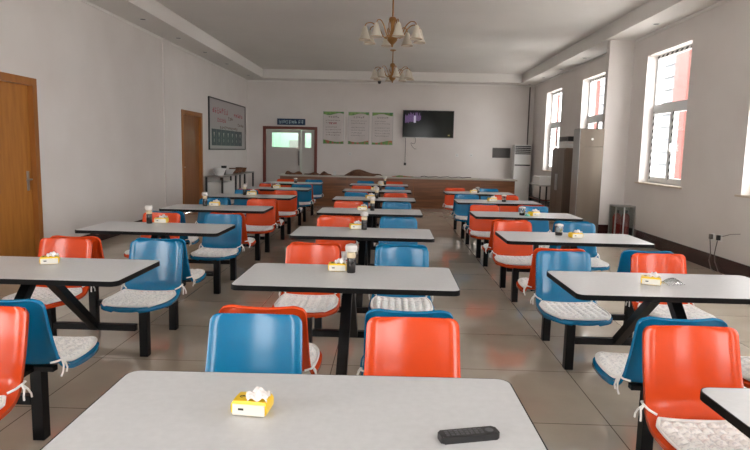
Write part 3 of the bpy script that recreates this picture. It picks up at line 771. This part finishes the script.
# desk below the farthest window
t = thing('small_table', (4.0, 15.7, 0), 0, 'small dark-legged table under the farthest right window', 'table')
MB().box(-.26, .25, -.6, .6, .66, .69, .003).build('table_top', M['steel'], t)
for x in (-.23, .22):
    for y in (-.56, .56): MB().box(x-.018, x+.018, y-.018, y+.018, 0, .66).build('leg', M['darkmetal'], t)
MB().box(-.23, .22, -.57, -.55, .30, .325).box(-.24, -.22, -.56, .56, .30, .325).box(-.23, .22, -.57, -.55, .12, .14).box(-.24, -.22, -.56, .56, .12, .14).build('stretcher', M['redframe'], t)
t = thing('white_crate', (3.98, 15.65, .69), 0, 'white plastic crate with cloths on the small table under the window', 'crate')
MB().box(-.2, .2, -.35, -.33, 0, .2).box(-.2, .2, .33, .35, 0, .2).box(-.2, -.18, -.33, .33, 0, .2).box(.18, .2, -.33, .33, 0, .2).box(-.18, .18, -.33, .33, 0, .02).build('crate_wall', M['white'], t)
MB().grid(lambda a, b: Vector(((a*2-1)*.17, (b*2-1)*.3, .12+.08*math.sin(3*a)*abs(math.sin(5*b+2*a)))), 12, 16)
# extinguisher box
t = thing('extinguisher_box', (4.10, 10.62, 0), 0, 'glass-fronted metal fire extinguisher box on the floor by the right wall', 'box')
x0, x1, y0, y1, H = -.17, .17, -.15, .15, .58
mb = MB()
for x in (x0, x1-.02):
    for y in (y0, y1-.02): mb.box(x, x+.02, y, y+.02, 0, H)
mb.box(x0, x1, y0, y1, H, H+.02); mb.box(x0+.02, x1-.02, y0+.02, y1-.02, 0, .01); mb.box(x0+.02, x1-.02, y1-.012, y1-.002, .01, H)
mb.build('box_frame', M['steel'], t)
MB().box(x0+.02, x1-.02, y0+.005, y0+.009, .0, H).build('front_glass', M['boxglass'], t)
MB().box(x0+.005, x0+.009, y0+.02, y1-.02, .0, H).build('side_glass', M['boxglass'], t)
MB().box(-.03, -.005, y0, y0+.004, 0, H).build('door_strip', M['pvc'], t)
for i, x in enumerate((-.075, .075)):
    e = thing('fire_extinguisher', (4.10+x, 10.64, .012), 0, 'red fire extinguisher inside the floor box, %s one' % ('left', 'right')[i], 'fire extinguisher', 'fire extinguishers in the box')
    MB().lathe([(.062, 0), (.07, .01), (.07, .38), (.05, .43), (.02, .45)], n=20).build('cylinder', M['redpaint'], e, True)
    MB().box(-.012, .012, -.05, .03, .45, .50, .003).tube([(0, .02, .43), (.03, .04, .40), (.045, .05, .25), (.04, .055, .15)], .008, 6).build('valve_and_hose', M['ink'], e)
# sockets with plugs on right wall
for i, (y, z) in enumerate(((7.96, .43), (7.78, .44))):
    t = thing('wall_socket', (XR-.001, y, z), 0, 'white wall socket low on the right wall, %s' % ('farther, with a grey plug', 'nearer, with a black plug')[i], 'socket')
    MB().box(-.01, 0, -.045, .045, -.045, .045, .002).build('plate', M['white'], t)
    MB().box(-.05, -.01, -.02, .02, -.03, .035, .004).build('plug', M['ink'] if i else M['cable'], t)
for i, (y, dy) in enumerate(((7.96, -.05), (7.78, .12))):
    tag(MB().tube([(XR-.04, y, .40), (XR-.035, y+dy*.3, .30), (XR-.03, y+dy*.5, .215), (XR-.035, y+dy*.2, .12), (XR-.05, y-.1, .02), (XR-.08, y-.25, .008)], .006, 6).build('plug_cable', M['cable'], smooth=True),
        'thin cable hanging from the %s socket on the right wall' % ('farther', 'nearer')[i], 'cable')
tag(MB().tube([(XR-.008, 7.75, .46), (XR-.008, 7.55, .52), (XR-.008, 7.35, .55)], .004, 5).build('surface_wire', M['cable']), 'short thin wire rising along the right wall from the sockets', 'cable')

# ------------------------------------------------------------------ light
w = bpy.data.worlds.new('World'); S.world = w; w.use_nodes = True
bg = w.node_tree.nodes['Background']; bg.inputs['Color'].default_value = (1.0, .975, .965, 1); bg.inputs['Strength'].default_value = 9.5
sl = bpy.data.lights.new('sun', 'SUN'); sl.energy = 7; sl.angle = .02; sl.color = (1, .95, .88)
so = bpy.data.objects.new('sun', sl); C.objects.link(so); so.rotation_euler = Vector((.72, -.12, -.85)).to_track_quat('-Z', 'Y').to_euler()
def portal(name, loc, rot, sx, sy):
    l = bpy.data.lights.new(name, 'AREA'); l.shape = 'RECTANGLE'; l.size = sx; l.size_y = sy; l.cycles.is_portal = True
    o = bpy.data.objects.new(name, l); C.objects.link(o); o.location = loc; o.rotation_euler = rot
for a, b in WIN: portal('window_portal', (XR+.29, (a+b)/2, (WZ0+WZ1)/2), (0, PI/2, 0), WZ1-WZ0, b-a)
portal('window_portal', (XL-.29, (LW[0]+LW[1])/2, 2.0), (0, -PI/2, 0), 2.2, LW[1]-LW[0])  # portal for the added left window
for a, b in ((-2.9, -1.5), (1.3, 2.7)): portal('window_portal', ((a+b)/2, YF-.29, 2.0), (PI/2, 0, 0), b-a, 2.2)

# ------------------------------------------------------------------ camera
cd = bpy.data.cameras.new('camera'); cam = bpy.data.objects.new('camera', cd); C.objects.link(cam)
cd.sensor_width = 36; cd.lens = 600/750*36; cd.clip_start = .05; cd.clip_end = 200
yaw, pit, rol, h = -.023, .124, .022, 1.468
F = Vector((math.sin(yaw)*math.cos(pit), math.cos(yaw)*math.cos(pit), -math.sin(pit)))
R0 = Vector((math.cos(yaw), -math.sin(yaw), 0)); U0 = R0.cross(F)
R = math.cos(rol)*R0 + math.sin(rol)*U0; U = -math.sin(rol)*R0 + math.cos(rol)*U0
cam.matrix_world = Matrix(((R.x, U.x, -F.x, 0), (R.y, U.y, -F.y, 0), (R.z, U.z, -F.z, h), (0, 0, 0, 1)))
S.camera = cam
S.view_settings.view_transform = 'Standard'; S.view_settings.look = 'None'
S.view_settings.exposure = .68; S.view_settings.gamma = 1; S.view_settings.use_curve_mapping = False
